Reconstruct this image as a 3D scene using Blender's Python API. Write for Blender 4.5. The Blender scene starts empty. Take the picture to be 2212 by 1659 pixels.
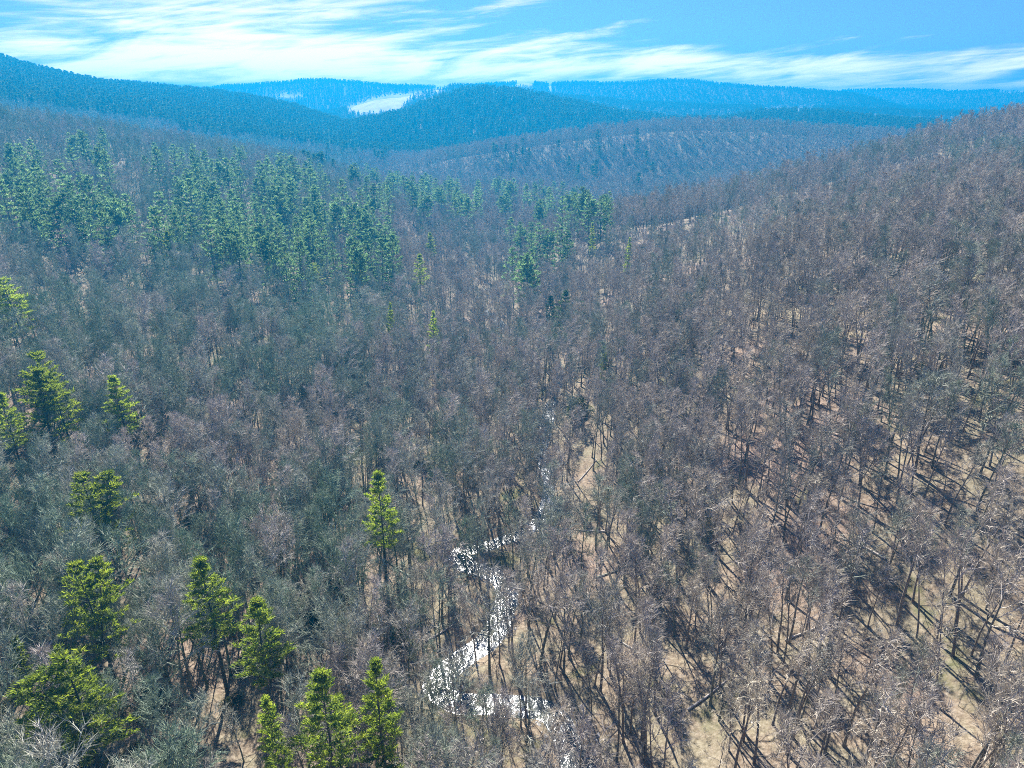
import bpy, math, random
import numpy as np

random.seed(7)
RNG = np.random.default_rng(7)
SC = bpy.context.scene
COL = SC.collection
rad = math.radians

# ------------------------------------------------------------------ camera
CAM_Z = 95.0
PITCH = rad(21.0)
FPX = 1536.0            # focal length in units of a 2212 x 1659 frame
cam_d = bpy.data.cameras.new('camera')
cam_d.sensor_width = 36.0
cam_d.lens = 36.0 * FPX / 2212.0
cam_d.clip_start = 0.5
cam_d.clip_end = 60000.0
cam = bpy.data.objects.new('camera', cam_d)
COL.objects.link(cam)
cam.location = (0, 0, CAM_Z)
cam.rotation_euler = (rad(90) - PITCH, 0, 0)
SC.camera = cam

# ------------------------------------------------------------------ light
SUN_AZ = rad(-13.0)      # measured from +Y (view direction), negative = left
SUN_EL = rad(40.0)
SUN_STRENGTH = 5.0
SKY_STRENGTH = 0.05
EXPOSURE = 1.65
sun_d = bpy.data.lights.new('sun', 'SUN')
sun_d.energy = SUN_STRENGTH
sun_d.angle = rad(0.5)
sun_d.color = (1.0, 0.95, 0.87)
sun = bpy.data.objects.new('sun', sun_d)
COL.objects.link(sun)
# lamp shines along its local -Z; point it from the sun's place to the ground
sx, sy, sz = math.sin(SUN_AZ) * math.cos(SUN_EL), math.cos(SUN_AZ) * math.cos(SUN_EL), math.sin(SUN_EL)
from mathutils import Vector
sun.rotation_euler = Vector((sx, sy, sz)).to_track_quat('Z', 'Y').to_euler()
sun.location = (0, 0, 600)

SC.view_settings.view_transform = 'Standard'
SC.view_settings.look = 'None'
SC.view_settings.exposure = EXPOSURE
SC.view_settings.gamma = 1.0
SC.view_settings.use_curve_mapping = False
SC.render.engine = 'CYCLES'
cy = SC.cycles
cy.max_bounces = 3
cy.diffuse_bounces = 2
cy.glossy_bounces = 1
cy.transmission_bounces = 1
cy.transparent_max_bounces = 6
cy.volume_bounces = 0
cy.filter_width = 1.0
cy.use_denoising = False
cy.denoiser = 'OPENIMAGEDENOISE'
cy.denoising_input_passes = 'RGB_ALBEDO_NORMAL'
cy.sample_clamp_indirect = 4.0
cy.sample_clamp_direct = 0.0
cy.use_adaptive_sampling = True
cy.adaptive_threshold = 0.02

# ------------------------------------------------------------------ node helper
class NT:
    def __init__(self, tree):
        self.t = tree
        self.t.nodes.clear()
    def n(self, kind, **kw):
        nd = self.t.nodes.new(kind)
        for k, v in kw.items():
            if k == 'ins':
                for kk, vv in v.items():
                    nd.inputs[kk].default_value = vv
            else:
                setattr(nd, k, v)
        return nd
    def l(self, a, b):
        self.t.links.new(a, b)
    def math(self, op, a, b=None, clamp=False):
        nd = self.n('ShaderNodeMath', operation=op, use_clamp=clamp)
        for i, v in enumerate((a, b)):
            if v is None: continue
            if isinstance(v, (int, float)): nd.inputs[i].default_value = v
            else: self.l(v, nd.inputs[i])
        return nd.outputs[0]
    def noise(self, vec, scale, detail=4, rough=0.55, dist=0.0):
        nd = self.n('ShaderNodeTexNoise', ins={'Scale': scale, 'Detail': detail, 'Roughness': rough, 'Distortion': dist})
        if vec is not None: self.l(vec, nd.inputs['Vector'])
        return nd.outputs['Fac']
    def ramp(self, fac, stops, interp='LINEAR'):
        nd = self.n('ShaderNodeValToRGB')
        nd.color_ramp.interpolation = interp
        els = nd.color_ramp.elements
        while len(els) < len(stops): els.new(0.5)
        for e, (p, c) in zip(els, stops):
            e.position = p
            e.color = (*c, 1) if not isinstance(c, (int, float)) else (c, c, c, 1)
        self.l(fac, nd.inputs[0])
        return nd.outputs[0]
    def mix(self, fac, a, b, blend='MIX'):
        nd = self.n('ShaderNodeMix', data_type='RGBA', blend_type=blend)
        for i, v in ((0, fac), (6, a), (7, b)):
            if isinstance(v, (int, float)): nd.inputs[i].default_value = v
            elif isinstance(v, tuple): nd.inputs[i].default_value = (*v, 1)
            else: self.l(v, nd.inputs[i])
        return nd.outputs[2]
    def sstep(self, v, a, b):
        nd = self.n('ShaderNodeMapRange', interpolation_type='SMOOTHSTEP', ins={1: a, 2: b, 3: 0.0, 4: 1.0})
        self.l(v, nd.inputs[0])
        return nd.outputs[0]

# ------------------------------------------------------------------ world: clear blue spring sky with cirrus
world = bpy.data.worlds.new('World')
SC.world = world
world.use_nodes = True
w = NT(world.node_tree)
sky = w.n('ShaderNodeTexSky', sky_type='NISHITA', sun_disc=False, sun_elevation=SUN_EL,
          sun_rotation=SUN_AZ, altitude=600.0, air_density=1.0, dust_density=0.15, ozone_density=2.5)
tc = w.n('ShaderNodeTexCoord')
sep = w.n('ShaderNodeSeparateXYZ')
w.l(tc.outputs['Generated'], sep.inputs[0])
az = w.math('ARCTAN2', sep.outputs[0], sep.outputs[1])
el = w.math('ARCSINE', sep.outputs[2])
tint = w.mix(1.0, sky.outputs[0], (0.40, 0.52, 1.15), 'MULTIPLY')
def blob(a0, e0, sa, se, tilt, amp):
    a = w.math('SUBTRACT', az, rad(a0)); e = w.math('SUBTRACT', el, rad(e0))
    c, s = math.cos(rad(tilt)), math.sin(rad(tilt))
    p = w.math('DIVIDE', w.math('ADD', w.math('MULTIPLY', a, c), w.math('MULTIPLY', e, s)), rad(sa))
    q = w.math('DIVIDE', w.math('SUBTRACT', w.math('MULTIPLY', e, c), w.math('MULTIPLY', a, s)), rad(se))
    r = w.math('ADD', w.math('MULTIPLY', p, p), w.math('MULTIPLY', q, q))
    return w.math('MULTIPLY', w.math('EXPONENT', w.math('MULTIPLY', r, -1.0)), amp)
# cirrus streaks: long thin filaments that lean gently
def streaks(tilt, sx_, sy_, off, detail, rough, dist):
    c, s = math.cos(rad(tilt)), math.sin(rad(tilt))
    p = w.math('ADD', w.math('MULTIPLY', az, c), w.math('MULTIPLY', el, s))
    q = w.math('SUBTRACT', w.math('MULTIPLY', el, c), w.math('MULTIPLY', az, s))
    cb = w.n('ShaderNodeCombineXYZ')
    w.l(w.math('MULTIPLY', p, sx_), cb.inputs[0]); w.l(w.math('MULTIPLY', q, sy_), cb.inputs[1]); cb.inputs[2].default_value = off
    return w.noise(cb.outputs[0], 1.0, detail, rough, dist)
n1 = streaks(9, 5.0, 34.0, 2.3, 7, 0.58, 0.7)
n2 = streaks(4, 9.0, 95.0, 7.1, 5, 0.6, 0.5)
base = w.math('ADD', w.math('MULTIPLY', n1, 0.75), w.math('MULTIPLY', n2, 0.55))
cover = w.math('ADD', base, -0.66)
for b in ((-20, 5.5, 13, 2.6, 8, .25), (-25, 2.6, 16, 1.6, 3, .16), (-13.5, 8.2, 7, 0.9, 4, .18), (-10, 3.2, 10, 1.5, 3, .14),
          (3, 2.7, 13, 1.0, 1, .30), (14, 3.4, 11, .8, -3, .16), (2, 4.8, 5, .5, 8, .16), (30, 2.9, 8, 1.0, 3, .26), (24, 1.6, 14, .6, 0, .18),
          (-28, 9.6, 7, 1.5, 6, -.12), (16, 8.5, 16, 2.8, -3, -.20), (26, 5.8, 9, 1.0, 0, -.10)):
    cover = w.math('ADD', cover, blob(*b))
cloud = w.sstep(cover, 0.0, 0.34)
cloud = w.math('MULTIPLY', cloud, 0.93)
low = w.sstep(el, 0.012, 0.0)
glow = w.math('ADD', w.math('MULTIPLY', w.math('EXPONENT', w.math('MULTIPLY', w.math('ABSOLUTE', el), -1 / rad(3.2))), 4.0), 1.0)
cc = w.n('ShaderNodeVectorMath', operation='SCALE'); cc.inputs[0].default_value = (8.3, 7.0, 6.3); w.l(glow, cc.inputs['Scale'])
skyc = w.mix(cloud, tint, cc.outputs[0])
bg = w.n('ShaderNodeBackground', ins={'Strength': SKY_STRENGTH})
w.l(skyc, bg.inputs[0])
wo = w.n('ShaderNodeOutputWorld')
w.l(bg.outputs[0], wo.inputs[0])

# ------------------------------------------------------------------ pixel <-> world helpers (frame of 2212 x 1659)
CP, SP = math.cos(PITCH), math.sin(PITCH)
def ray(px, py):
    u = (px - 1106.0) / FPX
    v = (829.5 - py) / FPX
    y = CP + v * SP
    z = -SP + v * CP
    h = math.hypot(u, y)
    return math.degrees(math.atan2(u, y)), z / h        # azimuth in degrees, rise per metre of ground distance

def line(pts, dz):
    """(px, py, D) of a canopy line -> rows (azimuth, D, ground height)"""
    out = []
    for px, py, D in pts:
        th, e = ray(px, py)
        out.append((th, D, CAM_Z + e * D - dz))
    return out

TH = [-46, -34, -26, -18, -12, -6, 0, 6, 12, 18, 26, 34, 46]
def const(D, zs):
    return [(t, D, z) for t, z in zip(TH, zs)]

ROWS = []
ROWS.append(const(4,   [8] * 13))
ROWS.append(const(25,  [8, 8, 8, 8, 8, 8, 8, 8, 8, 8, 9, 10, 12]))
ROWS.append(const(60,  [8, 8, 7, 6, 6, 5, 5, 5, 6, 7, 10, 13, 18]))
ROWS.append(const(100, [9, 9, 7, 6, 5, 5, 5, 5, 7, 10, 15, 20, 28]))
ROWS.append(const(150, [15, 13, 10, 7, 6, 5, 5, 6, 11, 20, 30, 40, 50]))
ROWS.append(const(220, [24, 21, 15, 10, 7, 5, 3, 10, 22, 33, 44, 53, 60]))
ROWS.append([(-46, 300, 30), (-34, 300, 24), (-26, 300, 18), (-18, 300, 13), (-12, 300, 9), (-6, 300, 5), (0, 290, -1), (6, 285, 8), (12, 280, 28),
             (18, 290, 38), (26, 300, 50), (34, 310, 60), (46, 320, 68)])
ROWS.append([(-46, 410, 45), (-34, 410, 36), (-26, 410, 28), (-18, 410, 21), (-12, 410, 15), (-6, 410, 4), (0, 380, -5), (6, 350, 6), (12, 345, 26),
             (18, 370, 36), (26, 420, 47), (34, 460, 62), (46, 480, 73)])
# near right crest; on the left the flank of the left hill
ROWS.append([(-46, 560, 62), (-34, 560, 55), (-26, 560, 46), (-18, 560, 36), (-12, 560, 24), (-6, 560, 9), (0, 520, -2)] +
            line([(1300, 450, 440), (1450, 430, 410), (1600, 395, 440), (1800, 340, 500), (1960, 298, 540), (2060, 262, 570), (2212, 230, 600), (2500, 203, 640)], 16))
# left hill crest; behind the right crest a hollow
ROWS.append(line([(-400, 200, 730), (0, 224, 750), (120, 237, 755), (230, 256, 760), (350, 276, 770), (450, 291, 780), (550, 306, 790), (640, 322, 800), (700, 341, 810), (760, 360, 820), (850, 382, 830)], 20) +
            [(0, 740, 6), (6, 720, -2), (12, 680, 2), (18, 690, 10), (26, 720, 30), (34, 760, 55), (46, 800, 60)])
ROWS.append([(-46, 940, 62), (-34, 940, 58), (-26, 940, 42), (-18, 940, 20), (-12, 960, 8), (-7, 930, 6), (0, 880, 6), (6, 880, 4), (12, 880, 8), (18, 900, 18), (26, 930, 30), (34, 960, 50), (46, 980, 55)])
# middle right spur
ROWS.append([(-46, 1180, 95), (-34, 1180, 88), (-26, 1180, 66), (-18, 1160, 36), (-12, 1120, 18)] +
            line([(880, 338, 1020), (940, 318, 1020), (1000, 303, 1020), (1100, 288, 1030), (1200, 273, 1040), (1300, 258, 1050), (1400, 248, 1060), (1520, 243, 1080), (1650, 248, 1100), (1800, 260, 1120), (1960, 270, 1150), (2212, 290, 1180), (2500, 290, 1180)], 23))
ROWS.append([(-46, 1400, 130), (-34, 1400, 118), (-26, 1400, 92), (-18, 1380, 56), (-12, 1330, 24), (-6, 1300, 16), (0, 1300, 20), (6, 1320, 22), (12, 1340, 22), (18, 1360, 22), (26, 1380, 24), (34, 1400, 30), (46, 1400, 30)])
# left mountain, its right shoulder, the dark centre hill, low field hills on the right
ROWS.append(line([(-300, 100, 2100), (0, 128, 2100), (60, 146, 2100), (150, 166, 2100), (230, 181, 2100), (330, 188, 2100), (450, 197, 2050), (550, 213, 1950), (640, 231, 1850), (700, 252, 1750), (750, 268, 1650), (800, 257, 1650),
                  (875, 239, 1650), (940, 213, 1700), (1000, 195, 1750), (1050, 191, 1780), (1120, 197, 1780), (1200, 211, 1760), (1280, 226, 1740), (1340, 238, 1740), (1450, 256, 1760), (1560, 256, 1800),
                  (1640, 242, 1850), (1720, 238, 1880), (1800, 246, 1880), (1950, 262, 1900), (2100, 266, 1900), (2500, 270, 1900)], 17))
ROWS.append([(-46, 2300, 120), (-34, 2300, 115), (-26, 2300, 95), (-18, 2250, 85), (-12, 2120, 50), (-9, 2060, 45), (-6, 2060, 60), (0, 2060, 70), (6, 2100, 50), (12, 2150, 45), (18, 2200, 40), (26, 2250, 40), (34, 2300, 40), (46, 2300, 40)])
# pale field hill
ROWS.append(line([(-300, 230, 2600), (450, 228, 2600), (640, 245, 2600), (715, 243, 2600), (740, 234, 2600), (765, 222, 2600), (800, 211, 2600), (840, 205, 2600), (890, 201, 2620), (940, 191, 2640), (990, 186, 2650), (1040, 186, 2650), (1100, 190, 2650),
                  (1200, 205, 2600), (1400, 225, 2600), (1640, 232, 2600), (1900, 238, 2600), (2100, 246, 2600), (2500, 240, 2600)], 8))
ROWS.append(const(3000, [80, 80, 80, 80, 85, 90, 110, 110, 105, 100, 85, 70, 70]))
# far ridge
ROWS.append(line([(-300, 205, 3600), (200, 205, 3600), (430, 198, 3600), (480, 185, 3600), (560, 178, 3600), (640, 172, 3600), (690, 170, 3600), (760, 175, 3600), (850, 181, 3600), (920, 184, 3600), (990, 183, 3600), (1050, 179, 3600),
                  (1100, 178, 3600), (1135, 173, 3600), (1160, 177, 3600), (1185, 179, 3600), (1240, 175, 3550), (1300, 176, 3500), (1360, 175, 3450), (1430, 170, 3400), (1460, 169, 3400), (1500, 171, 3400), (1560, 179, 3400), (1620, 184, 3400),
                  (1700, 189, 3400), (1780, 194, 3400), (1840, 198, 3400), (1900, 211, 3400), (1960, 232, 3400), (2040, 246, 3400), (2500, 250, 3400)], 15))
ROWS.append(const(4200, [100, 100, 110, 110, 115, 120, 120, 120, 120, 120, 110, 100, 100]))
ROWS.append(line([(-300, 215, 5000), (700, 200, 5000), (1400, 200, 5000), (1700, 205, 5000), (1780, 201, 5000), (1830, 196, 5000), (1900, 194, 5000), (1950, 192, 5000), (2050, 197, 5000), (2150, 194, 5000), (2212, 190, 5000), (2500, 182, 5000)], 12))
ROWS.append(const(6000, [60] * 13))
ROWS.append(const(9000, [40] * 13))
ROWS.append(const(30000, [20] * 13))

# ------------------------------------------------------------------ height field (polar grid, one sheet)
th_in = np.arange(-52, 52.001, 0.13)
th_out = np.concatenate([np.arange(-180, -52, 4.0), th_in, np.arange(56, 180.1, 4.0)])
r_in = np.concatenate([[0.5, 4, 10, 20, 32, 44], np.geomspace(54, 420, 170), np.geomspace(428, 1300, 80)[0:], np.geomspace(1320, 5600, 110), [6000, 7000, 9000, 13000, 20000, 30000]])
NTH, NR = len(th_out), len(r_in)

def vnoise(x, y, seed):
    """smooth value noise, period-free, vectorised"""
    xi = np.floor(x).astype(np.int64); yi = np.floor(y).astype(np.int64)
    fx = x - xi; fy = y - yi
    fx = fx * fx * (3 - 2 * fx); fy = fy * fy * (3 - 2 * fy)
    def h(a, b):
        n = (a * 374761393 + b * 668265263 + seed * 974634777) & 0x7fffffff
        n = ((n ^ (n >> 13)) * 1274126177) & 0x7fffffff
        return ((n ^ (n >> 16)) & 0xffff) / 65535.0
    return (h(xi, yi) * (1 - fx) + h(xi + 1, yi) * fx) * (1 - fy) + (h(xi, yi + 1) * (1 - fx) + h(xi + 1, yi + 1) * fx) * fy
def fbm(x, y, seed, octs=4):
    s = 0; a = .5
    for o in range(octs):
        s = s + a * (vnoise(x * 2 ** o, y * 2 ** o, seed + o) - .5); a *= .5
    return s

thc = np.clip(th_out, -46, 46)
nodeD = np.zeros((len(ROWS), NTH)); nodeZ = np.zeros((len(ROWS), NTH))
for i, r in enumerate(ROWS):
    a = np.array(r); o = np.argsort(a[:, 0]); a = a[o]
    nodeD[i] = np.interp(thc, a[:, 0], a[:, 1]); nodeZ[i] = np.interp(thc, a[:, 0], a[:, 2])
# gentle smoothing over azimuth for the near rows only
ker = np.hanning(35); ker /= ker.sum()
for i in range(9):
    pad = np.pad(nodeZ[i], 17, mode='edge'); nodeZ[i] = np.convolve(pad, ker, 'valid')
    pad = np.pad(nodeD[i], 17, mode='edge'); nodeD[i] = np.convolve(pad, ker, 'valid')

def pchip(xk, yk, x):
    h = np.diff(xk); d = np.diff(yk) / h
    m = np.zeros_like(yk)
    w1 = 2 * h[1:] + h[:-1]; w2 = h[1:] + 2 * h[:-1]
    same = d[:-1] * d[1:] > 0
    with np.errstate(divide='ignore', invalid='ignore'):
        hm = (w1 + w2) / (w1 / d[:-1] + w2 / d[1:])
    m[1:-1] = np.where(same, hm, 0)
    m[0] = d[0]; m[-1] = d[-1]
    k = np.clip(np.searchsorted(xk, x) - 1, 0, len(xk) - 2)
    t = np.clip((x - xk[k]) / h[k], 0, 1)
    return ((2 * t**3 - 3 * t**2 + 1) * yk[k] + (t**3 - 2 * t**2 + t) * h[k] * m[k] + (-2 * t**3 + 3 * t**2) * yk[k + 1] + (t**3 - t**2) * h[k] * m[k + 1])

Zg = np.zeros((NTH, NR))
lr = np.log(r_in)
for j in range(NTH):
    Zg[j] = pchip(np.log(nodeD[:, j]), nodeZ[:, j], lr)
THg, Rg = np.meshgrid(np.radians(th_out), r_in, indexing='ij')
Xg = np.sin(THg) * Rg; Yg = np.cos(THg) * Rg
fade = np.clip((Rg - 60) / 500, 0, 1)
Zg += fbm(Xg / 60, Yg / 60, 3) * 4.5 * np.clip(Rg / 250, .25, 1)
Zg += fbm(Xg / 260, Yg / 260, 9) * 26 * np.clip((Rg - 900) / 2500, 0, 1)
ROUGH = fbm(Xg / 9, Yg / 9, 5, 3) * 0.7

# stream course (x, y in metres)
STREAM = np.array([(19, 60), (11, 77), (9, 83), (6, 89), (-2, 90.5), (-9, 91), (-13, 95), (-9, 101), (-4.5, 106), (-2, 112), (-1, 119), (-3, 125), (-11, 130), (-11.5, 134), (-4, 137), (4, 142), (8, 150), (10, 164), (9, 182), (12, 200),
                   (16, 225), (19, 250), (14, 280), (2, 310), (-10, 345), (-16, 372), (-8, 420), (0, 480), (-10, 560), (-40, 640), (-70, 740)], float)
seg = []
for i in range(len(STREAM) - 1):
    p0 = STREAM[max(i - 1, 0)]; p1 = STREAM[i]; p2 = STREAM[i + 1]; p3 = STREAM[min(i + 2, len(STREAM) - 1)]
    for t in np.linspace(0, 1, 9)[:-1]:
        seg.append(.5 * ((2 * p1) + (p2 - p0) * t + (2 * p0 - 5 * p1 + 4 * p2 - p3) * t * t + (3 * p1 - p0 - 3 * p2 + p3) * t**3))
SP_ = np.array(seg)
def dist_stream(x, y):
    x = np.asarray(x, float).ravel(); y = np.asarray(y, float).ravel()
    out = np.full(len(x), 1e9)
    for k in range(0, len(SP_), 1):
        d = (x - SP_[k, 0])**2 + (y - SP_[k, 1])**2
        out = np.minimum(out, d)
    return np.sqrt(out)
nearmask = (Rg < 760) & (np.abs(Xg) < 120) & (Yg > 30)
dS = np.full(Zg.shape, 1e6)
dS[nearmask] = dist_stream(Xg[nearmask], Yg[nearmask])
bw = np.where(Yg < 135, 1.0, .72)
bed = np.clip((5.6 * bw - dS) / (4.6 * bw), 0, 1); bed = bed * bed * (3 - 2 * bed)
Zg += ROUGH * (1 - .55 * bed) - 1.5 * bed

def zat(x, y):
    x = np.asarray(x, float); y = np.asarray(y, float)
    r = np.clip(np.hypot(x, y), r_in[0], r_in[-1] - 1); t = np.degrees(np.arctan2(x, y))
    j = np.clip(np.searchsorted(th_out, t) - 1, 0, NTH - 2); k = np.clip(np.searchsorted(r_in, r) - 1, 0, NR - 2)
    a = (t - th_out[j]) / (th_out[j + 1] - th_out[j]); b = (r - r_in[k]) / (r_in[k + 1] - r_in[k])
    return (Zg[j, k] * (1 - a) + Zg[j + 1, k] * a) * (1 - b) + (Zg[j, k + 1] * (1 - a) + Zg[j + 1, k + 1] * a) * b

# what the camera can see: highest terrain angle passed so far, per azimuth
ELg = (Zg - CAM_Z) / Rg
RUN = np.maximum.accumulate(ELg, axis=1)
def visible(x, y, ztop, slack=0.0):
    r = np.hypot(x, y); t = np.degrees(np.arctan2(x, y))
    j = np.clip(np.round(np.interp(t, th_out, np.arange(NTH))).astype(int), 0, NTH - 1)
    k = np.clip(np.searchsorted(r_in, r) - 2, 0, NR - 1)
    return (ztop - CAM_Z) / r > RUN[j, k] - slack

def place_top(px, py, h, dmin=50):
    """the nearest spot on the ground where something h metres tall has its top on this line of sight"""
    th, e = ray(px, py)
    j = int(round(np.interp(th, th_out, np.arange(NTH))))
    et = (Zg[j] + h - CAM_Z) / r_in
    ok = np.where((et >= e) & (r_in >= dmin))[0]
    if not len(ok): return None
    k = ok[0]
    D = r_in[k]
    if k > 0 and et[k - 1] < e:
        f = (e - et[k - 1]) / (et[k] - et[k - 1]); D = r_in[k - 1] + f * (r_in[k] - r_in[k - 1])
    x, y = math.sin(rad(th)) * D, math.cos(rad(th)) * D
    return x, y, float(zat(x, y))

# ------------------------------------------------------------------ fields (pale open ground) on the far hills
FIELDS = [   # polygons in the frame of the photograph -> lie on the hill that the line of sight meets there
    [(736, 238), (765, 222), (800, 210), (840, 203), (895, 200), (945, 190), (985, 186), (960, 196), (920, 204), (885, 216), (872, 230), (860, 246), (800, 250), (772, 252)],
    [(905, 222), (935, 212), (938, 218), (915, 228)],
    [(595, 176), (640, 168), (700, 167), (692, 176), (640, 177), (600, 182)],
    [(560, 210), (600, 203), (650, 201), (660, 207), (640, 215), (590, 213)],
    [(876, 184), (920, 182), (915, 187), (880, 188)],
    [(1118, 175), (1135, 170), (1158, 175), (1150, 186), (1140, 192), (1125, 189), (1110, 190)],
    [(1183, 178), (1190, 178), (1191, 202), (1184, 202)],
    [(1640, 238), (1680, 232), (1730, 236), (1800, 246), (1790, 252), (1740, 243), (1690, 242), (1650, 244)],
    [(1720, 231), (1750, 233), (1760, 237), (1725, 236)],
    [(1580, 180), (1640, 184), (1630, 190), (1590, 187)],
    [(150, 228), (190, 226), (192, 234), (155, 235)],
    [(378, 252), (400, 252), (405, 262), (382, 262)],
    [(2120, 195), (2212, 190), (2212, 200), (2160, 200)],
]
def inpoly(px, py, poly):
    inside = np.zeros(np.shape(px), bool)
    n = len(poly)
    for i in range(n):
        x1, y1 = poly[i]; x2, y2 = poly[(i + 1) % n]
        c = ((y1 > py) != (y2 > py)) & (px < (x2 - x1) * (py - y1) / ((y2 - y1) + 1e-9) + x1)
        inside ^= c
    return inside
def project(x, y, z):
    dy = y * CP - (z - CAM_Z) * SP        # depth along the optical axis
    up = y * SP + (z - CAM_Z) * CP
    dy = np.maximum(dy, 1e-3)
    return 1106 + FPX * x / dy, 829.5 - FPX * up / dy
def field_mask(x, y, z):
    px, py = project(x, y, z)
    m = np.zeros(np.shape(px), bool)
    for p in FIELDS: m |= inpoly(px, py, p)
    return m & (np.hypot(x, y) > 1150)
FM = np.zeros(Zg.shape)
far = (Rg > 1150) & (np.abs(THg) < rad(40))
vis = ELg >= RUN - 0.002
FM[far] = field_mask(Xg[far], Yg[far], Zg[far]) & vis[far]

# ------------------------------------------------------------------ materials
def material(name):
    m = bpy.data.materials.new(name); m.use_nodes = True
    return m, NT(m.node_tree)
def principled(t, color, rough=0.9, spec=0.2, normal=None):
    p = t.n('ShaderNodeBsdfPrincipled', ins={'Roughness': rough, 'Specular IOR Level': spec})
    if isinstance(color, tuple): p.inputs['Base Color'].default_value = (*color, 1)
    else: t.l(color, p.inputs['Base Color'])
    if normal is not None: t.l(normal, p.inputs['Normal'])
    o = t.n('ShaderNodeOutputMaterial'); t.l(p.outputs[0], o.inputs[0])
    return p

# leaf litter, straw, moss; dry pasture where the field attribute says so
m_ground, t = material('leaf_litter')
geo = t.n('ShaderNodeNewGeometry'); pos = geo.outputs['Position']
fine = t.noise(pos, 1.6, 6, .75); mid = t.noise(pos, .16, 5, .6); big = t.noise(pos, .022, 4, .55)
c1 = t.ramp(fine, [(.25, (.06, .045, .034)), (.45, (.19, .145, .10)), (.62, (.32, .26, .19)), (.8, (.46, .40, .325))])
c2 = t.ramp(fine, [(.25, (.08, .066, .042)), (.5, (.24, .205, .135)), (.75, (.42, .375, .275))])
c3 = t.ramp(fine, [(.25, (.09, .06, .045)), (.5, (.26, .185, .14)), (.75, (.44, .36, .30))])
litter = t.mix(t.sstep(mid, .42, .62), c1, c2)
litter = t.mix(t.sstep(big, .48, .66), litter, c3)
moss = t.math('MULTIPLY', t.sstep(t.noise(pos, .075, 4, .6), .56, .68), .55)
litter = t.mix(moss, litter, (.085, .11, .03))
att = t.n('ShaderNodeAttribute', attribute_name='field')
past = t.ramp(t.noise(pos, .02, 5, .65), [(.3, (.46, .41, .34)), (.7, (.74, .68, .58))])
bmp = t.n('ShaderNodeBump', ins={'Strength': .6, 'Distance': .12}); t.l(fine, bmp.inputs['Height'])
principled(t, t.mix(att.outputs['Fac'], litter, past), .95, .1, bmp.outputs[0])

# bark: grey to brown, patches of the wood lean to slate, taupe or lichen green
def bark_mat(name, dark, light, rnd=.35):
    m, t = material(name)
    geo = t.n('ShaderNodeNewGeometry'); pos = geo.outputs['Position']
    oi = t.n('ShaderNodeObjectInfo')
    patch = t.noise(pos, .017, 3, .6)
    sp = t.n('ShaderNodeSeparateXYZ'); t.l(pos, sp.inputs[0])
    side = t.sstep(t.math('ADD', sp.outputs[0], t.math('MULTIPLY', sp.outputs[1], .22)), -30.0, 45.0)     # lichen on the damp left side, browner wood on the sunny slope
    hue = t.ramp(t.math('ADD', t.math('ADD', t.math('MULTIPLY', patch, .62), t.math('MULTIPLY', oi.outputs['Random'], .22)), t.math('MULTIPLY', side, .14)),
                 [(.34, (.72, 1.0, .80)), (.46, (.86, 1.0, .90)), (.56, (1.0, .96, 1.0)), (.66, (1.02, .97, .93)), (.78, (1.0, 1.0, .88))])
    n = t.noise(pos, 1.1, 3, .6)
    c = t.ramp(n, [(.3, dark), (.7, light)])
    c = t.mix(1.0, c, hue, 'MULTIPLY')
    v = t.math('ADD', t.math('MULTIPLY', oi.outputs['Random'], rnd), 1 - rnd / 2)
    sc = t.n('ShaderNodeVectorMath', operation='SCALE'); t.l(c, sc.inputs[0]); t.l(v, sc.inputs['Scale'])
    principled(t, sc.outputs[0], .85, .25)
    return m
m_bark = bark_mat('bark', (.12, .105, .09), (.25, .22, .185))
m_limb = bark_mat('limb_bark', (.33, .31, .27), (.57, .535, .475), .4)
m_twig = bark_mat('twigs', (.285, .26, .212), (.48, .445, .37), .5)
m_pbark = bark_mat('pine_bark', (.06, .05, .045), (.12, .10, .09))

def needle_mat(name, a, b, c_, thru=(2.2, 2.0, 1.0)):
    m, t = material(name)
    geo = t.n('ShaderNodeNewGeometry'); oi = t.n('ShaderNodeObjectInfo')
    n = t.noise(geo.outputs['Position'], .55, 4, .65)
    col = t.ramp(n, [(.3, a), (.52, b), (.72, c_)])
    v = t.math('ADD', t.math('MULTIPLY', oi.outputs['Random'], .5), .75)
    sc = t.n('ShaderNodeVectorMath', operation='SCALE'); t.l(col, sc.inputs[0]); t.l(v, sc.inputs['Scale'])
    p = t.n('ShaderNodeBsdfPrincipled', ins={'Roughness': .55, 'Specular IOR Level': .35}); t.l(sc.outputs[0], p.inputs['Base Color'])
    tr = t.n('ShaderNodeBsdfTranslucent'); t.l(t.mix(1.0, sc.outputs[0], thru, 'MULTIPLY'), tr.inputs[0])
    ms = t.n('ShaderNodeMixShader', ins={0: .55}); t.l(p.outputs[0], ms.inputs[1]); t.l(tr.outputs[0], ms.inputs[2])
    o = t.n('ShaderNodeOutputMaterial'); t.l(ms.outputs[0], o.inputs[0])
    return m
m_needle = needle_mat('pine_needles', (.09, .145, .025), (.165, .235, .04), (.27, .33, .075))
m_needle_b = needle_mat('blue_pine_needles', (.048, .088, .05), (.098, .150, .08), (.185, .240, .125), (1.8, 1.95, 1.25))
m_spruce = needle_mat('spruce_needles', (.016, .034, .02), (.028, .052, .03), (.05, .08, .045))
m_shrub = needle_mat('shrub_leaves', (.022, .036, .012), (.038, .055, .018), (.06, .08, .032))

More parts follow.
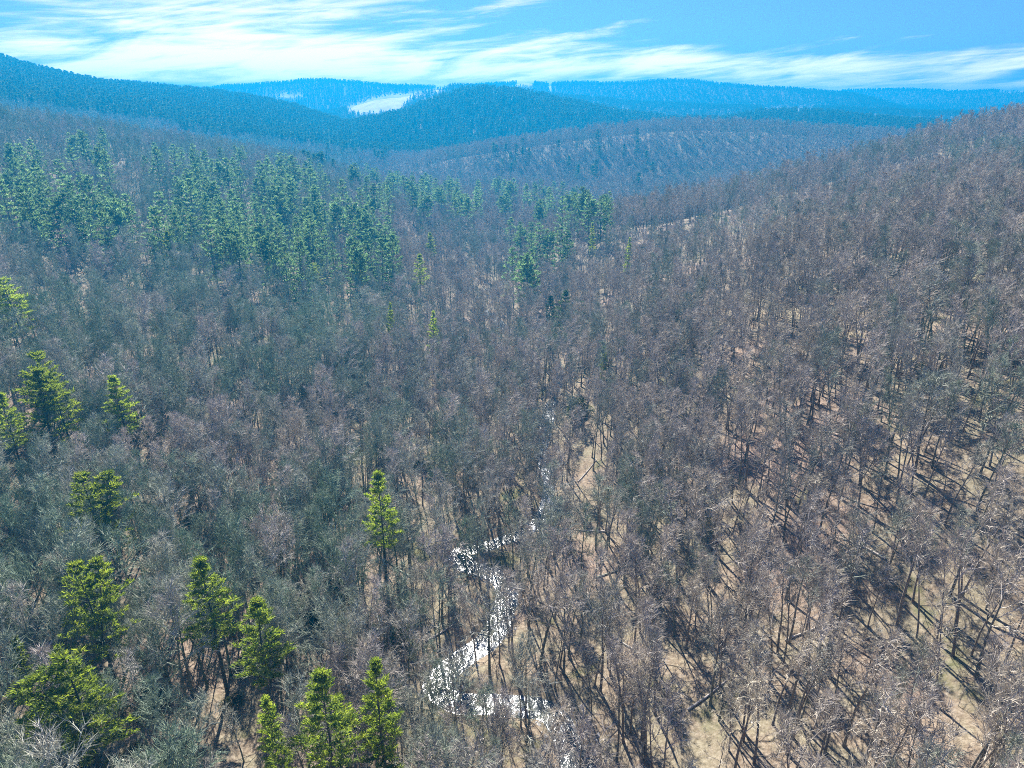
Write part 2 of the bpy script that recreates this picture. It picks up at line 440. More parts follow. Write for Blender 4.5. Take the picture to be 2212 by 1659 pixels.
m_water, t = material('stream_water')
geo = t.n('ShaderNodeNewGeometry'); pos = geo.outputs['Position']
rip = t.noise(pos, 1.1, 3, .55, .6)
foam = t.sstep(t.math('ADD', t.noise(pos, .7, 5, .65, 1.2), t.math('MULTIPLY', t.noise(pos, .12, 2, .5), .55)), .82, 1.02)
bmp = t.n('ShaderNodeBump', ins={'Strength': .6, 'Distance': .2}); t.l(rip, bmp.inputs['Height'])
p = principled(t, t.mix(foam, (.035, .045, .045), (.46, .49, .54)), .20, .6, bmp.outputs[0])
t.l(t.math('ADD', t.math('MULTIPLY', foam, .5), .20), p.inputs['Roughness'])

def plain(name, c1, c2, scale=1.5, rough=.8):
    m, t = material(name)
    tcn = t.n('ShaderNodeTexCoord')
    principled(t, t.ramp(t.noise(tcn.outputs['Object'], scale, 4, .6), [(.3, c1), (.7, c2)]), rough, .3)
    return m
m_stone = plain('river_stone', (.20, .19, .18), (.42, .40, .38), 2.0)
m_siding = plain('white_siding', (.70, .70, .68), (.82, .82, .80), .6)
m_roof_pale = plain('pale_metal_roof', (.55, .56, .58), (.72, .73, .75), .4, .4)
m_roof_brown = plain('brown_shingle_roof', (.18, .10, .07), (.28, .17, .12), .8)
m_dark = plain('dark_glass', (.03, .035, .04), (.06, .065, .07), .5, .2)

# ------------------------------------------------------------------ mesh helpers
def mesh(name, V, F, mats, mi=None, smooth=False):
    me = bpy.data.meshes.new(name)
    me.from_pydata([tuple(v) for v in V], [], [tuple(f) for f in F])
    for m in mats: me.materials.append(m)
    if mi is not None: me.polygons.foreach_set('material_index', np.asarray(mi, np.int32))
    if smooth: me.polygons.foreach_set('use_smooth', np.ones(len(me.polygons), bool))
    me.update()
    return me
def link(name, me, parent=None, **props):
    o = bpy.data.objects.new(name, me); COL.objects.link(o)
    if parent is not None: o.parent = parent
    for k, v in props.items(): o[k] = v
    return o

# ------------------------------------------------------------------ the ground sheet
idx = np.arange(NTH * NR).reshape(NTH, NR)
Vt = np.stack([Xg, Yg, Zg], -1).reshape(-1, 3)
a = idx[:-1, :-1].ravel(); b = idx[1:, :-1].ravel(); c = idx[1:, 1:].ravel(); d = idx[:-1, 1:].ravel()
quads = np.stack([a, d, c, b], -1)
me = bpy.data.meshes.new('hills')
me.vertices.add(len(Vt)); me.vertices.foreach_set('co', Vt.ravel())
me.loops.add(quads.size); me.loops.foreach_set('vertex_index', quads.ravel().astype(np.int32))
me.polygons.add(len(quads)); me.polygons.foreach_set('loop_start', (np.arange(len(quads)) * 4).astype(np.int32))
me.polygons.foreach_set('use_smooth', np.ones(len(quads), bool))
me.update(); me.validate()
at = me.attributes.new('field', 'FLOAT', 'POINT'); at.data.foreach_set('value', FM.ravel().astype(np.float32))
me.materials.append(m_ground)
link('hills', me, kind='structure')

# ------------------------------------------------------------------ the stream
V = []; F = []
dirs = np.gradient(SP_, axis=0); dirs /= np.linalg.norm(dirs, axis=1)[:, None]
nrm = np.stack([dirs[:, 1], -dirs[:, 0]], -1)
zc = zat(SP_[:, 0], SP_[:, 1])
zw = np.convolve(np.pad(zc, 6, mode='edge'), np.ones(13) / 13, 'valid') + .32
for i, (p, n) in enumerate(zip(SP_, nrm)):
    wd = 4.4 if p[1] < 135 else 3.4       # the banks cut the shoreline
    for k in range(7):
        f = (k / 6 - .5) * 2
        q = p + n * wd * f
        V.append((q[0], q[1], zw[i]))
for i in range(len(SP_) - 1):
    for k in range(6):
        F.append((i * 7 + k, i * 7 + k + 1, i * 7 + 8 + k, i * 7 + 7 + k))
link('stream', mesh('stream', V, F, [m_water], smooth=True), kind='structure')

# stones of the stream bed, uncountable: one mesh
V = []; F = []
ico_v = np.array([(0, 0, 1), (.894, 0, .447), (.276, .851, .447), (-.724, .526, .447), (-.724, -.526, .447), (.276, -.851, .447),
                  (.724, .526, -.447), (-.276, .894, -.447), (-.894, 0, -.447), (-.276, -.894, -.447), (.724, -.526, -.447), (0, 0, -1)])
ico_f = [(0, 1, 2), (0, 2, 3), (0, 3, 4), (0, 4, 5), (0, 5, 1), (1, 6, 2), (2, 7, 3), (3, 8, 4), (4, 9, 5), (5, 10, 1), (6, 7, 2), (7, 8, 3), (8, 9, 4), (9, 10, 5), (10, 6, 1), (11, 7, 6), (11, 8, 7), (11, 9, 8), (11, 10, 9), (11, 6, 10)]
for i in range(420):
    k = random.randrange(8, 230)
    q = SP_[k] + nrm[k] * random.uniform(-4.2, 4.2)
    s = random.uniform(.12, .42)
    z = max(float(zat(q[0], q[1])), zw[k] - .15)
    o = len(V)
    sc = np.array([s * random.uniform(.8, 1.4), s * random.uniform(.8, 1.4), s * random.uniform(.4, .75)])
    for v in ico_v: V.append(v * sc * random.uniform(.82, 1.15) + (q[0], q[1], z))
    F += [(f[0] + o, f[1] + o, f[2] + o) for f in ico_f]
link('streambed_pebbles', mesh('streambed_pebbles', V, F, [m_stone]), kind='stuff')

# ------------------------------------------------------------------ branches
class Br:
    def __init__(self): self.V = []; self.F = []
    def tube(self, pts, radii, sides):
        """tapered tube through pts; closes to a point at the end"""
        V, F = self.V, self.F
        rings = []
        n = len(pts)
        for i in range(n):
            d = pts[min(i + 1, n - 1)] - pts[max(i - 1, 0)]
            d = d / (np.linalg.norm(d) + 1e-9)
            u = np.cross(d, (0, 0, 1.0)) if abs(d[2]) < .9 else np.cross(d, (1.0, 0, 0))
            u /= np.linalg.norm(u) + 1e-9; v = np.cross(d, u)
            if i == n - 1:
                rings.append([len(V)]); V.append(pts[i])
            else:
                ring = []
                for s in range(sides):
                    a = 2 * math.pi * s / sides
                    ring.append(len(V)); V.append(pts[i] + (u * math.cos(a) + v * math.sin(a)) * radii[i])
                rings.append(ring)
        for i in range(n - 1):
            r0, r1 = rings[i], rings[i + 1]
            for s in range(sides):
                s2 = (s + 1) % sides
                if len(r1) == 1: F.append((r0[s], r0[s2], r1[0]))
                else: F.append((r0[s], r0[s2], r1[s2], r1[s]))
def unit(v): return v / (np.linalg.norm(v) + 1e-9)
def path(p, d, L, n, up, wob, R):
    pts = [p]; d = unit(d)
    for i in range(n):
        d = unit(d + np.array([0, 0, up]) + np.array([R.gauss(0, wob), R.gauss(0, wob), R.gauss(0, wob * .6)]))
        pts.append(pts[-1] + d * L / n)
    return pts
def at_(pts, f):
    f = f * (len(pts) - 1); i = min(int(f), len(pts) - 2); t = f - i
    return pts[i] * (1 - t) + pts[i + 1] * t, unit(pts[i + 1] - pts[i])
def side_dir(d, ang, R, phi=None):
    u = np.cross(d, (0, 0, 1.0)) if abs(d[2]) < .95 else np.cross(d, (1.0, 0, 0))
    u = unit(u); v = np.cross(d, u)
    phi = R.uniform(0, 2 * math.pi) if phi is None else phi
    return unit(d * math.cos(ang) + (u * math.cos(phi) + v * math.sin(phi)) * math.sin(ang))

def bare_tree(seed, girth=.0105, up=1.0, H=21.0, start=.42, spread=1.0, limbs=13, sub=7, twg=10, fork=False, tw=.030, tsides=3, lean=.02):
    R = random.Random(seed)
    T, C, W = Br(), Br(), Br()
    trunk = path(np.array([0, 0, -.6]), np.array([R.gauss(0, lean), R.gauss(0, lean), 1]), H * .86, 9, .05, .035, R)
    r0 = H * girth
    T.tube(trunk, [r0 * (1.25 if i == 0 else 1) * (1 - .86 * (i / 9)**1.1) for i in range(10)], 6)
    stems = [(trunk, 1.0)]
    if fork:
        p, d = at_(trunk, .38)
        t2 = path(p, side_dir(d, .42, R), H * .5, 6, .16, .05, R)
        T.tube(t2, [r0 * .62 * (1 - .85 * i / 6) for i in range(7)], 5)
        stems.append((t2, .7))
    for stem, k in stems:
        nl = int(limbs * (1 if k == 1 else .6))
        for i in range(nl):
            f = (start if k == 1 else .3) + (1 - (start if k == 1 else .3)) * ((i + R.uniform(-.3, .3)) / (nl - 1 + .001))
            f = min(max(f, .1), .995)
            p, d = at_(stem, f)
            ff = (f - start) / (1 - start)
            L = H * (.30 * (1 - .62 * max(ff, 0)**1.4) * R.uniform(.7, 1.2)) * spread * k**.3
            ang = (1.05 - .55 * max(ff, 0)) * R.uniform(.8, 1.15) * min(1, .6 + .4 * spread) * up
            dd = side_dir(d, ang, R, phi=i * 2.4 + R.uniform(-.5, .5))
            lim = path(p, dd, L, 5, .13, .12, R)
            rl = max(r0 * .40 * (1 - .55 * max(ff, 0)), .035)
            C.tube(lim, [rl * (1 - .8 * q / 5) for q in range(6)], 4)
            for j in range(sub):
                g = .28 + .72 * (j + R.uniform(0, .8)) / sub
                p2, d2 = at_(lim, min(g, .99))
                L2 = L * R.uniform(.28, .5) * (1.15 - .45 * g)
                sb = path(p2, side_dir(d2, R.uniform(.5, .95), R), L2, 3, .10, .16, R)
                C.tube(sb, [max(rl * .46, tw * 1.25) * (1 - .6 * q / 3) for q in range(4)], 3)
                for m_ in range(twg):
                    g3 = .2 + .8 * (m_ + R.random()) / twg
                    p3, d3 = at_(sb, min(g3, .99))
                    L3 = R.uniform(.7, 1.7) * H / 21
                    tg = path(p3, side_dir(d3, R.uniform(.35, .95), R), L3, 1, .08, .2, R)
                    W.tube(tg, [tw * 1.15, 0], tsides)
    return mesh('trunk', T.V, T.F, [m_bark], smooth=True), mesh('crown', C.V + W.V, C.F + [tuple(i + len(C.V) for i in f) for f in W.F], [m_limb, m_twig], [0] * len(C.F) + [1] * len(W.F))

FORMS = [   # name for the label, arguments
    ('tall spreading', dict(H=22, start=.40, spread=1.05, limbs=14)),
    ('slender straight', dict(H=23, start=.52, spread=.60, limbs=12, twg=6, girth=.0092, up=.8)),
    ('fork-trunked', dict(H=20, start=.42, spread=.9, limbs=12, fork=True)),
    ('broad round-crowned', dict(H=18.5, start=.33, spread=1.3, limbs=14)),
    ('lean narrow-topped', dict(H=22, start=.58, spread=.70, limbs=10, lean=.045, twg=6, girth=.0092, up=.75)),
    ('short bushy', dict(H=12, start=.25, spread=1.05, limbs=11, sub=6, twg=7)),
    ('thin twiggy', dict(H=15.5, start=.45, spread=.75, limbs=10, sub=6, twg=7)),
]
FORM_ME = [bare_tree(100 + i, **kw) for i, (n, kw) in enumerate(FORMS)]
FORM_H = [kw['H'] for n, kw in FORMS]
# far trees: fewer, thicker twigs
FAR_ME = [bare_tree(300 + i, H=h, start=st, spread=sp, limbs=11, sub=5, twg=5, tw=.07) for i, (h, st, sp) in enumerate([(21, .35, 1.05), (20, .45, .85), (18, .3, 1.25)])]

# ------------------------------------------------------------------ pines
def pine(seed, H=27.0, start=.34, width=4.4, tiers=17, per=5, tufts=9, needles=16, nl=.58, nw=.075, ragged=.35, power=.72, top=.07, mat=m_needle, twin=False):
    R = random.Random(seed)
    T, C = Br(), Br(); NV = []; NF = []
    trunk = path(np.array([0, 0, -.6]), np.array([R.gauss(0, .015), R.gauss(0, .015), 1]), H + .3, 9, .06, .014, R)
    r0 = H * .0115
    T.tube(trunk, [r0 * (1 - .9 * (i / 9)) for i in range(10)], 6)
    stems = [(trunk, start, 1.0)]
    if twin:
        p, d = at_(trunk, .5)
        t2 = path(p, side_dir(d, .5, R, phi=1.2), H * .45, 5, .22, .03, R)
        T.tube(t2, [r0 * .5 * (1 - .85 * i / 5) for i in range(6)], 5)
        stems.append((t2, .3, .62))
    for stem, st, k in stems:
        nt = int(tiers * k**.6)
        for i in range(nt):
            f0 = i / (nt - 1)
            prof = (1 - f0)**power * (1 - top) + top
            if f0 < .18: prof *= .62 + 2.1 * f0
            tier = R.uniform(1 - ragged * .6, 1 + ragged * .3)
            for b in range(per):
                if R.random() < ragged * .45: continue
                f = min(st + (1 - st) * (f0 + R.uniform(-.02, .02)), .99)
                p, d = at_(stem, max(f, .05))
                L = width * k**.5 * prof * tier * R.uniform(1 - ragged, 1.12)
                rise = -.05 + .75 * f0**1.5
                phi = b * 2 * math.pi / per + i * 2.1 + R.uniform(-.35, .35)
                dd = unit(np.array([math.cos(phi), math.sin(phi), rise + R.uniform(-.1, .1)]))
                bl = path(p, dd, L, 3, .10, .07, R)
                C.tube(bl, [.055 * (1 - .7 * q / 3) + .012 for q in range(4)], 3)
                nt_ = max(2, int(tufts * (.4 + .6 * L / width)))
                for q in range(nt_):
                    g = .30 + .70 * (q + .9) / nt_
                    pp, d2 = at_(bl, min(g, .995))
                    lat = np.cross(d2, (0, 0, 1.0))
                    pp = pp + lat * R.uniform(-1, 1) * L * .20 * (1.15 - g * .6) + np.array([0, 0, R.uniform(-.05, .16)])
                    for s in range(needles):
                        nd = unit(d2 * R.uniform(.1, 1.0) + np.array([R.gauss(0, .6), R.gauss(0, .6), R.uniform(-.1, .6)]))
                        wv = unit(np.cross(nd, (R.gauss(0, 1), R.gauss(0, 1), R.gauss(0, 1)))) * nw * R.uniform(.7, 1.4)
                        LL = nl * R.uniform(.6, 1.25)
                        b0 = pp + np.array([R.gauss(0, .16), R.gauss(0, .18), R.gauss(0, .055)]) * (nl / .55)
                        o = len(NV)
                        NV += [b0 - wv, b0 + wv, b0 + nd * LL + wv * .35, b0 + nd * LL - wv * .35]
                        NF.append((o, o + 1, o + 2, o + 3))
    o = len(C.V); nb = len(C.F)
    V = C.V + NV; F = C.F + [tuple(i + o for i in f) for f in NF]
    return mesh('trunk', T.V, T.F, [m_pbark], smooth=True), mesh('crown', V, F, [m_pbark, mat], [0] * nb + [1] * len(NF))

NEAR_PINE = {
    'cone': pine(1, H=27, start=.46, width=5.4, tiers=12, per=6, power=.85, ragged=.34),
    'broad': pine(2, H=27, start=.38, width=7.2, tiers=11, per=6, ragged=.40, twin=True, top=.12),
    'narrow': pine(3, H=27, start=.36, width=4.4, tiers=14, power=.85, ragged=.32),
    'twin': pine(4, H=25, start=.40, width=6.0, tiers=11, ragged=.42, twin=True, top=.12),
}
MID_PINE = [pine(20 + i, H=27, start=st, width=wd, tiers=tr, per=6, tufts=5, needles=6, nl=1.05, nw=.20, ragged=rg, mat=m_needle_b, twin=tw_, power=.58, top=.07) for i, (st, wd, tr, rg, tw_) in enumerate(
    [(.14, 6.0, 12, .30, False), (.12, 7.0, 11, .36, False), (.16, 5.2, 13, .28, False), (.14, 6.6, 11, .36, True)])]
FAR_PINE = [pine(40 + i, H=24, start=.22, width=wd, tiers=9, per=4, tufts=2, needles=5, nl=1.9, nw=.42, ragged=.3, mat=m_spruce) for i, wd in enumerate((3.6, 4.6))]

def place_tree(name, mes, x, y, z, s, rz, sxy=1.0, **props):
    r = bpy.data.objects.new(name, None); COL.objects.link(r)
    r.empty_display_size = .5
    r.location = (x, y, z); r.rotation_euler = (0, 0, rz); r.scale = (s * sxy, s * sxy, s)
    for k, v in props.items(): r[k] = v
    for part, me_ in zip(('trunk', 'crown'), mes):
        o = bpy.data.objects.new(part, me_); COL.objects.link(o); o.parent = r
    return r

# pines that stand alone: column in frame, line of the top, height, width factor, form, label
LONE = [
    (818, 1020, 28, .95, 'cone', 'bright yellow-green pine alone among bare trees, just left of the stream, dark trunk showing', 'yellow-green pine beside the stream'),
    (192, 1022, 25, 1.15, 'broad', 'rounded green pine with dark left flank, by itself on the wooded left slope', 'rounded green pine'),
    (438, 1204, 26, 1.15, 'cone', 'full yellow-green pine with a bare trunk below, right of the one with layered gaps', 'full yellow-green pine'),
    (184, 1212, 26, 1.0, 'broad', 'yellow-green pine with a spire top and layered gaps between its branches', 'spire-topped pine'),
    (545, 1294, 24, 1.05, 'cone', 'smaller pale yellow-green pine down the slope from the full one', 'smaller pale pine'),
    (150, 1420, 24, 1.45, 'twin', 'widest light green pine with two ragged tops in the near left corner', 'widest twin-topped pine'),
    (590, 1500, 20, 1.0, 'narrow', 'light yellow-green pine left of the dark-trunked pine at the near edge', 'light yellow-green pine'),
    (697, 1452, 25, 1.15, 'cone', 'green pine with a thick dark trunk and a yellowish top at the near edge', 'dark-trunked green pine'),
    (815, 1408, 27, .95, 'narrow', 'tall slim deep green pine, rightmost of the three at the near edge', 'tall slim green pine'),
    (62, 764, 30, 1.15, 'broad', 'largest broad pine with long flat right-hand branches on the left slope', 'largest broad pine'),
    (112, 800, 24, 1.1, 'broad', 'low spreading pine tucked against the largest broad pine', 'low spreading pine'),
    (2, 848, 22, 1.0, 'cone', 'pine half cut off by the left edge below the largest broad pine', 'half cut off pine'),
    (247, 810, 25, 1.1, 'cone', 'egg-shaped green pine by itself to the right of the largest broad pine', 'egg-shaped pine'),
    (14, 598, 26, 1.35, 'broad', 'dark green pine at the left edge below the hillside stand', 'dark left-edge pine'),
    (838, 653, 24, .6, 'narrow', 'slim green pine with a rounded top alone above bare woods, left of the pointed one', 'slim round-topped pine'),
    (931, 670, 24, .75, 'narrow', 'pointed pale green pine standing alone above the bare woods', 'pointed pale pine'),
    (1303, 748, 17, .8, 'narrow', 'small bright green pine on the right bank far up the stream', 'small bright pine'),
    (672, 568, 17, 1.5, 'broad', 'low rounded pine in front of the lower edge of the stand', 'low rounded pine'),
    (357, 500, 23, 1.0, 'cone', 'bright green pine at the lower left corner of the hillside stand', 'bright corner pine'),
    (904, 548, 26, 1.05, 'cone', 'flat-branched pine standing free right of the stand by the valley floor', 'flat-branched pine'),
    (930, 502, 25, 1.0, 'cone', 'pale lopsided pine just above the flat-branched pine right of the stand', 'pale lopsided pine'),
    (1357, 512, 24, .65, 'narrow', 'dark spire-like evergreen at the foot of the right slope', 'dark spire evergreen'),
    (1283, 480, 26, .7, 'narrow', 'tall thin pine between the pine cluster and the dark spire', 'tall thin pine'),
    (18, 1375, 14, 1.1, 'narrow', 'small soft green pine at the left edge above the widest twin-topped pine', 'small soft pine'),
]
lone_xy = []
pine_count = 0
for px, py, h, wf, form, label, short in LONE:
    q = place_top(px, py, h)
    if q is None: continue
    x, y, z = q
    s = h / (25 if form == 'twin' else 27)
    place_tree('pine_tree', NEAR_PINE[form], x, y, z - .2, s, random.uniform(0, 6.28), wf / max(s, .6) * (s if s < .8 else .95), label=label, category='pine tree')
    lone_xy.append((x, y, short, wf * 4.6)); pine_count += 1

# the stand and the rows of pines
STANDS = [
    ([(300, 455), (400, 350), (560, 325), (740, 350), (830, 440), (860, 505), (740, 545), (620, 535), (500, 505), (420, 465)], 112, 'pine in the dense stand across the left hillside', 'pines of the hillside stand'),
    ([(0, 312), (60, 295), (150, 345), (230, 395), (300, 430), (290, 455), (150, 430), (0, 405)], 38, 'pine on the left shoulder of the hill beside the stand', 'pines on the left shoulder'),
    ([(110, 255), (300, 292), (480, 308), (640, 335), (560, 370), (300, 345), (150, 315)], 28, 'pine among bare trees near the left crest', 'scattered pines below the crest'),
    ([(720, 338), (860, 366), (1040, 388), (1040, 425), (900, 415), (780, 395)], 46, 'pine in the long row on the valley floor beyond the stand', 'pines along the valley floor'),
    ([(1050, 378), (1200, 388), (1330, 412), (1330, 432), (1100, 432)], 28, 'pale pine in the row under the far blue spur', 'pines under the blue spur'),
    ([(1100, 468), (1240, 476), (1235, 505), (1110, 505)], 9, 'pine in the tight cluster right of the valley floor', 'pines of the small cluster'),
    ([(1098, 540), (1150, 520), (1160, 540), (1110, 560)], 4, 'dark pine at the foot of the tight cluster', 'pines below the small cluster'),
]
stand_xy = []
for poly, n, label, group in STANDS:
    P = np.array(poly); got = []; tries = 0
    while len(got) < n and tries < 6000:
        tries += 1
        px = random.uniform(P[:, 0].min(), P[:, 0].max()); py = random.uniform(P[:, 1].min(), P[:, 1].max())
        if not inpoly(np.array([px]), np.array([py]), poly)[0]: continue
        h = random.uniform(24, 33)
        q = place_top(px, py, h, 200)
        if q is None or math.hypot(q[0], q[1]) > 1050: continue
        if any((q[0] - a_)**2 + (q[1] - b_)**2 < 4.2**2 for a_, b_ in stand_xy): continue
        got.append((q, h)); stand_xy.append((q[0], q[1]))
    for (x, y, z), h in got:
        kf = random.randrange(4); wfx = random.uniform(.85, 1.2)
        size = 'short' if h < 26.5 else 'very tall' if h > 30.5 else 'middling'
        shape = (('cone-shaped', 'wide-tiered', 'slim', 'two-topped'))[kf] + (', wide-spreading' if wfx > 1.1 else ', tight-crowned' if wfx < .93 else '')
        place_tree('pine_tree', MID_PINE[kf], x, y, z - .2, h / 27, random.uniform(0, 6.28), wfx, label=f'{size}, {shape} {label}', category='pine tree', group=group)
        pine_count += 1

# ------------------------------------------------------------------ the bare wood
pts = []      # x, y, z, form, scale, rot
def grid(d0, d1, step, half, jitter=.46):
    n = int(d1 / step) + 2
    gx, gy = np.meshgrid(np.arange(-n, n + 1) * step, np.arange(0, n + 1) * step)
    gx = gx.ravel() + RNG.uniform(-jitter, jitter, gx.size) * step; gy = gy.ravel() + RNG.uniform(-jitter, jitter, gy.size) * step
    r = np.hypot(gx, gy); t = np.abs(np.degrees(np.arctan2(gx, gy)))
    k = (r >= d0) & (r < d1) & (t < half)
    return gx[k], gy[k]
GLADES = []
for px, py, gr, ga in ((930, 900, 9, .75), (1290, 1330, 9, .7), (1420, 1440, 8, .8), (1660, 1240, 9, .7), (1480, 535, 24, .6), (1560, 500, 22, .6), (1700, 470, 24, .6), (1800, 425, 22, .5), (1640, 540, 22, .65), (1900, 410, 20, .5), (1960, 700, 14, .6), (1620, 840, 10, .6),
                       (1860, 1120, 9, .65), (2100, 1190, 9, .6), (2160, 960, 12, .6), (1040, 640, 20, .7), (1180, 770, 11, .7), (1240, 960, 9, .75), (1270, 1110, 8, .75), (1840, 1560, 8, .7), (2120, 1500, 8, .6), (1500, 1560, 7, .8)):
    g_ = place_top(px, py, 0)
    if g_: GLADES.append((g_[0], g_[1], gr, ga))
def density(x, y):
    """share of the sites that carry a tree: thin along the stream's right bank and on the right slope, thick on the left"""
    ds = dist_stream(x, y)
    right = x - np.interp(y, SP_[:, 1], SP_[:, 0])
    dn = np.ones(len(x))
    dn = np.where(right > 0, .92, .80)
    dn *= 1 - .55 * np.clip(fbm(x / 22, y / 22, 31) * 3.2, 0, 1)          # small glades
    sp_ = np.array([(27, 60), (26, 77), (24, 103), (16, 114), (18, 148), (17, 185), (20, 215)], float)      # open leafy flat on the right bank
    dd_ = np.full(len(x), 1e9)
    for a_, b_ in zip(sp_[:-1], sp_[1:]):
        for f_ in np.linspace(0, 1, 8):
            q_ = a_ + (b_ - a_) * f_; dd_ = np.minimum(dd_, (x - q_[0])**2 + (y - q_[1])**2)
    dn *= 1 - .86 * np.exp(-dd_ / 4.6**2)
    rr_ = np.hypot(x, y)
    for back, cut in ((7, .72), (13, .78)):      # the wood is thin along the near bank too
        dn = np.where((y < 140) & (dist_stream(x * (1 + back / rr_), y * (1 + back / rr_)) < 3.2), dn * cut, dn)
    dn[ds < np.where(y < 140, 2.6, 1.7)] = 0
    for gx_, gy_, gr_, ga_ in GLADES:
        dn *= 1 - ga_ * np.exp(-((x - gx_)**2 + (y - gy_)**2) / gr_**2)
    return dn
def clear_of_pines(x, y, keep):
    for a_, b_, s_, wd in lone_xy:
        keep &= (x - a_)**2 + (y - b_)**2 > (wd * .55)**2
    # a line of sight to the lone pines: their crowns stand free of neighbours on the camera side
    for a_, b_, s_, wd in lone_xy:
        D = math.hypot(a_, b_); ux, uy = -a_ / D, -b_ / D
        al = (x - a_) * ux + (y - b_) * uy; la = np.abs((x - a_) * uy - (y - b_) * ux)
        keep &= ~((al > 0) & (al < 13) & (la < wd * .65))
    for a_, b_ in stand_xy:
        D = math.hypot(a_, b_); ux, uy = -a_ / D, -b_ / D
        al = (x - a_) * ux + (y - b_) * uy; la = np.abs((x - a_) * uy - (y - b_) * ux)
        keep &= ~((al > -3) & (al < 6) & (la < 3.2))
    return keep
def near_stand(x, y):
    n = np.zeros(len(x))
    for a_, b_ in stand_xy: n += ((x - a_)**2 + (y - b_)**2 < 11.0**2)
    return n
for d0, d1, step, half in ((56, 260, 3.45, 50), (260, 640, 5.4, 43), (640, 1230, 6.3, 40)):
    x, y = grid(d0, d1, step, half, .46 if d0 < 600 else .85)
    keep = RNG.random(len(x)) < (density(x, y) if d0 < 600 else .95)
    keep = clear_of_pines(x, y, keep)
    z = zat(x, y)
    keep &= visible(x, y, z + 24, .004)
    keep &= ~((np.hypot(x, y) > 1100) & field_mask(x, y, z))
    ns_ = near_stand(x, y)
    keep &= ~((ns_ > 1) & (RNG.random(len(x)) < .45))
    x, y, z, ns_ = x[keep], y[keep], z[keep], ns_[keep]
    form = RNG.choice(7, len(x), p=[.22, .20, .12, .11, .12, .10, .13])
    form = np.where(x > np.interp(y, SP_[:, 1], SP_[:, 0]) + 4, RNG.choice(7, len(x), p=[.09, .36, .06, .02, .30, .05, .12]), form)
    sc = RNG.uniform(.70, 1.12, len(x)) * np.where(ns_ > 1, .70, 1.0)
    pts.append(np.stack([x, y, z, form, sc, RNG.uniform(0, 6.28, len(x))], -1))
pts = np.concatenate(pts)
near_r = np.hypot(pts[:, 0], pts[:, 1])
ppx, ppy = project(pts[:, 0], pts[:, 1], pts[:, 2] + 12)
inframe = (ppx > -20) & (ppx < 2232) & (ppy < 1690)
order = np.argsort(np.where(inframe, near_r, 1e9))
first, rest = order[:300], order[300:]

SIDE_SHORT = [(-1e9, -22, 'in the thick wood left of the stream', 'trees in the thick left wood'), (-22, -7, 'between the pines and the stream', 'trees between pines and stream'),
              (-7, 7, 'on the bank of the stream', 'trees on the stream bank'), (7, 32, 'in the thin leaf-strewn wood right of the stream', 'trees in the thin wood right of the stream'),
              (32, 1e9, 'on the leaf-strewn slope at the right', 'trees on the right slope')]
for i in first:
    x, y, z, form, sc, rz = pts[i]; form = int(form)
    right = x - float(np.interp(y, SP_[:, 1], SP_[:, 0]))
    where, group = next((b_, g_) for lo, hi, b_, g_ in SIDE_SHORT if lo <= right < hi)
    ht = FORM_H[form] * sc
    size = 'low' if sc < .84 else 'full-height' if sc < 1.02 else 'towering'
    label = f'{size} {FORMS[form][0]} bare tree {where}'
    for a_, b_, short, wd in lone_xy:
        if (x - a_)**2 + (y - b_)**2 < (wd * .55 + 4.0)**2: 
            dx_, dy_ = x - a_, y - b_
            side_ = ('right of' if dx_ > 0 else 'left of') if abs(dx_) > abs(dy_) else ('behind' if dy_ > 0 else 'in front of')
            label = f'{size} {FORMS[form][0]} bare tree just {side_} the {short}'
    place_tree('bare_tree', FORM_ME[form], x, y, z, sc, rz, 1.0, label=label, category='bare tree', group=group)

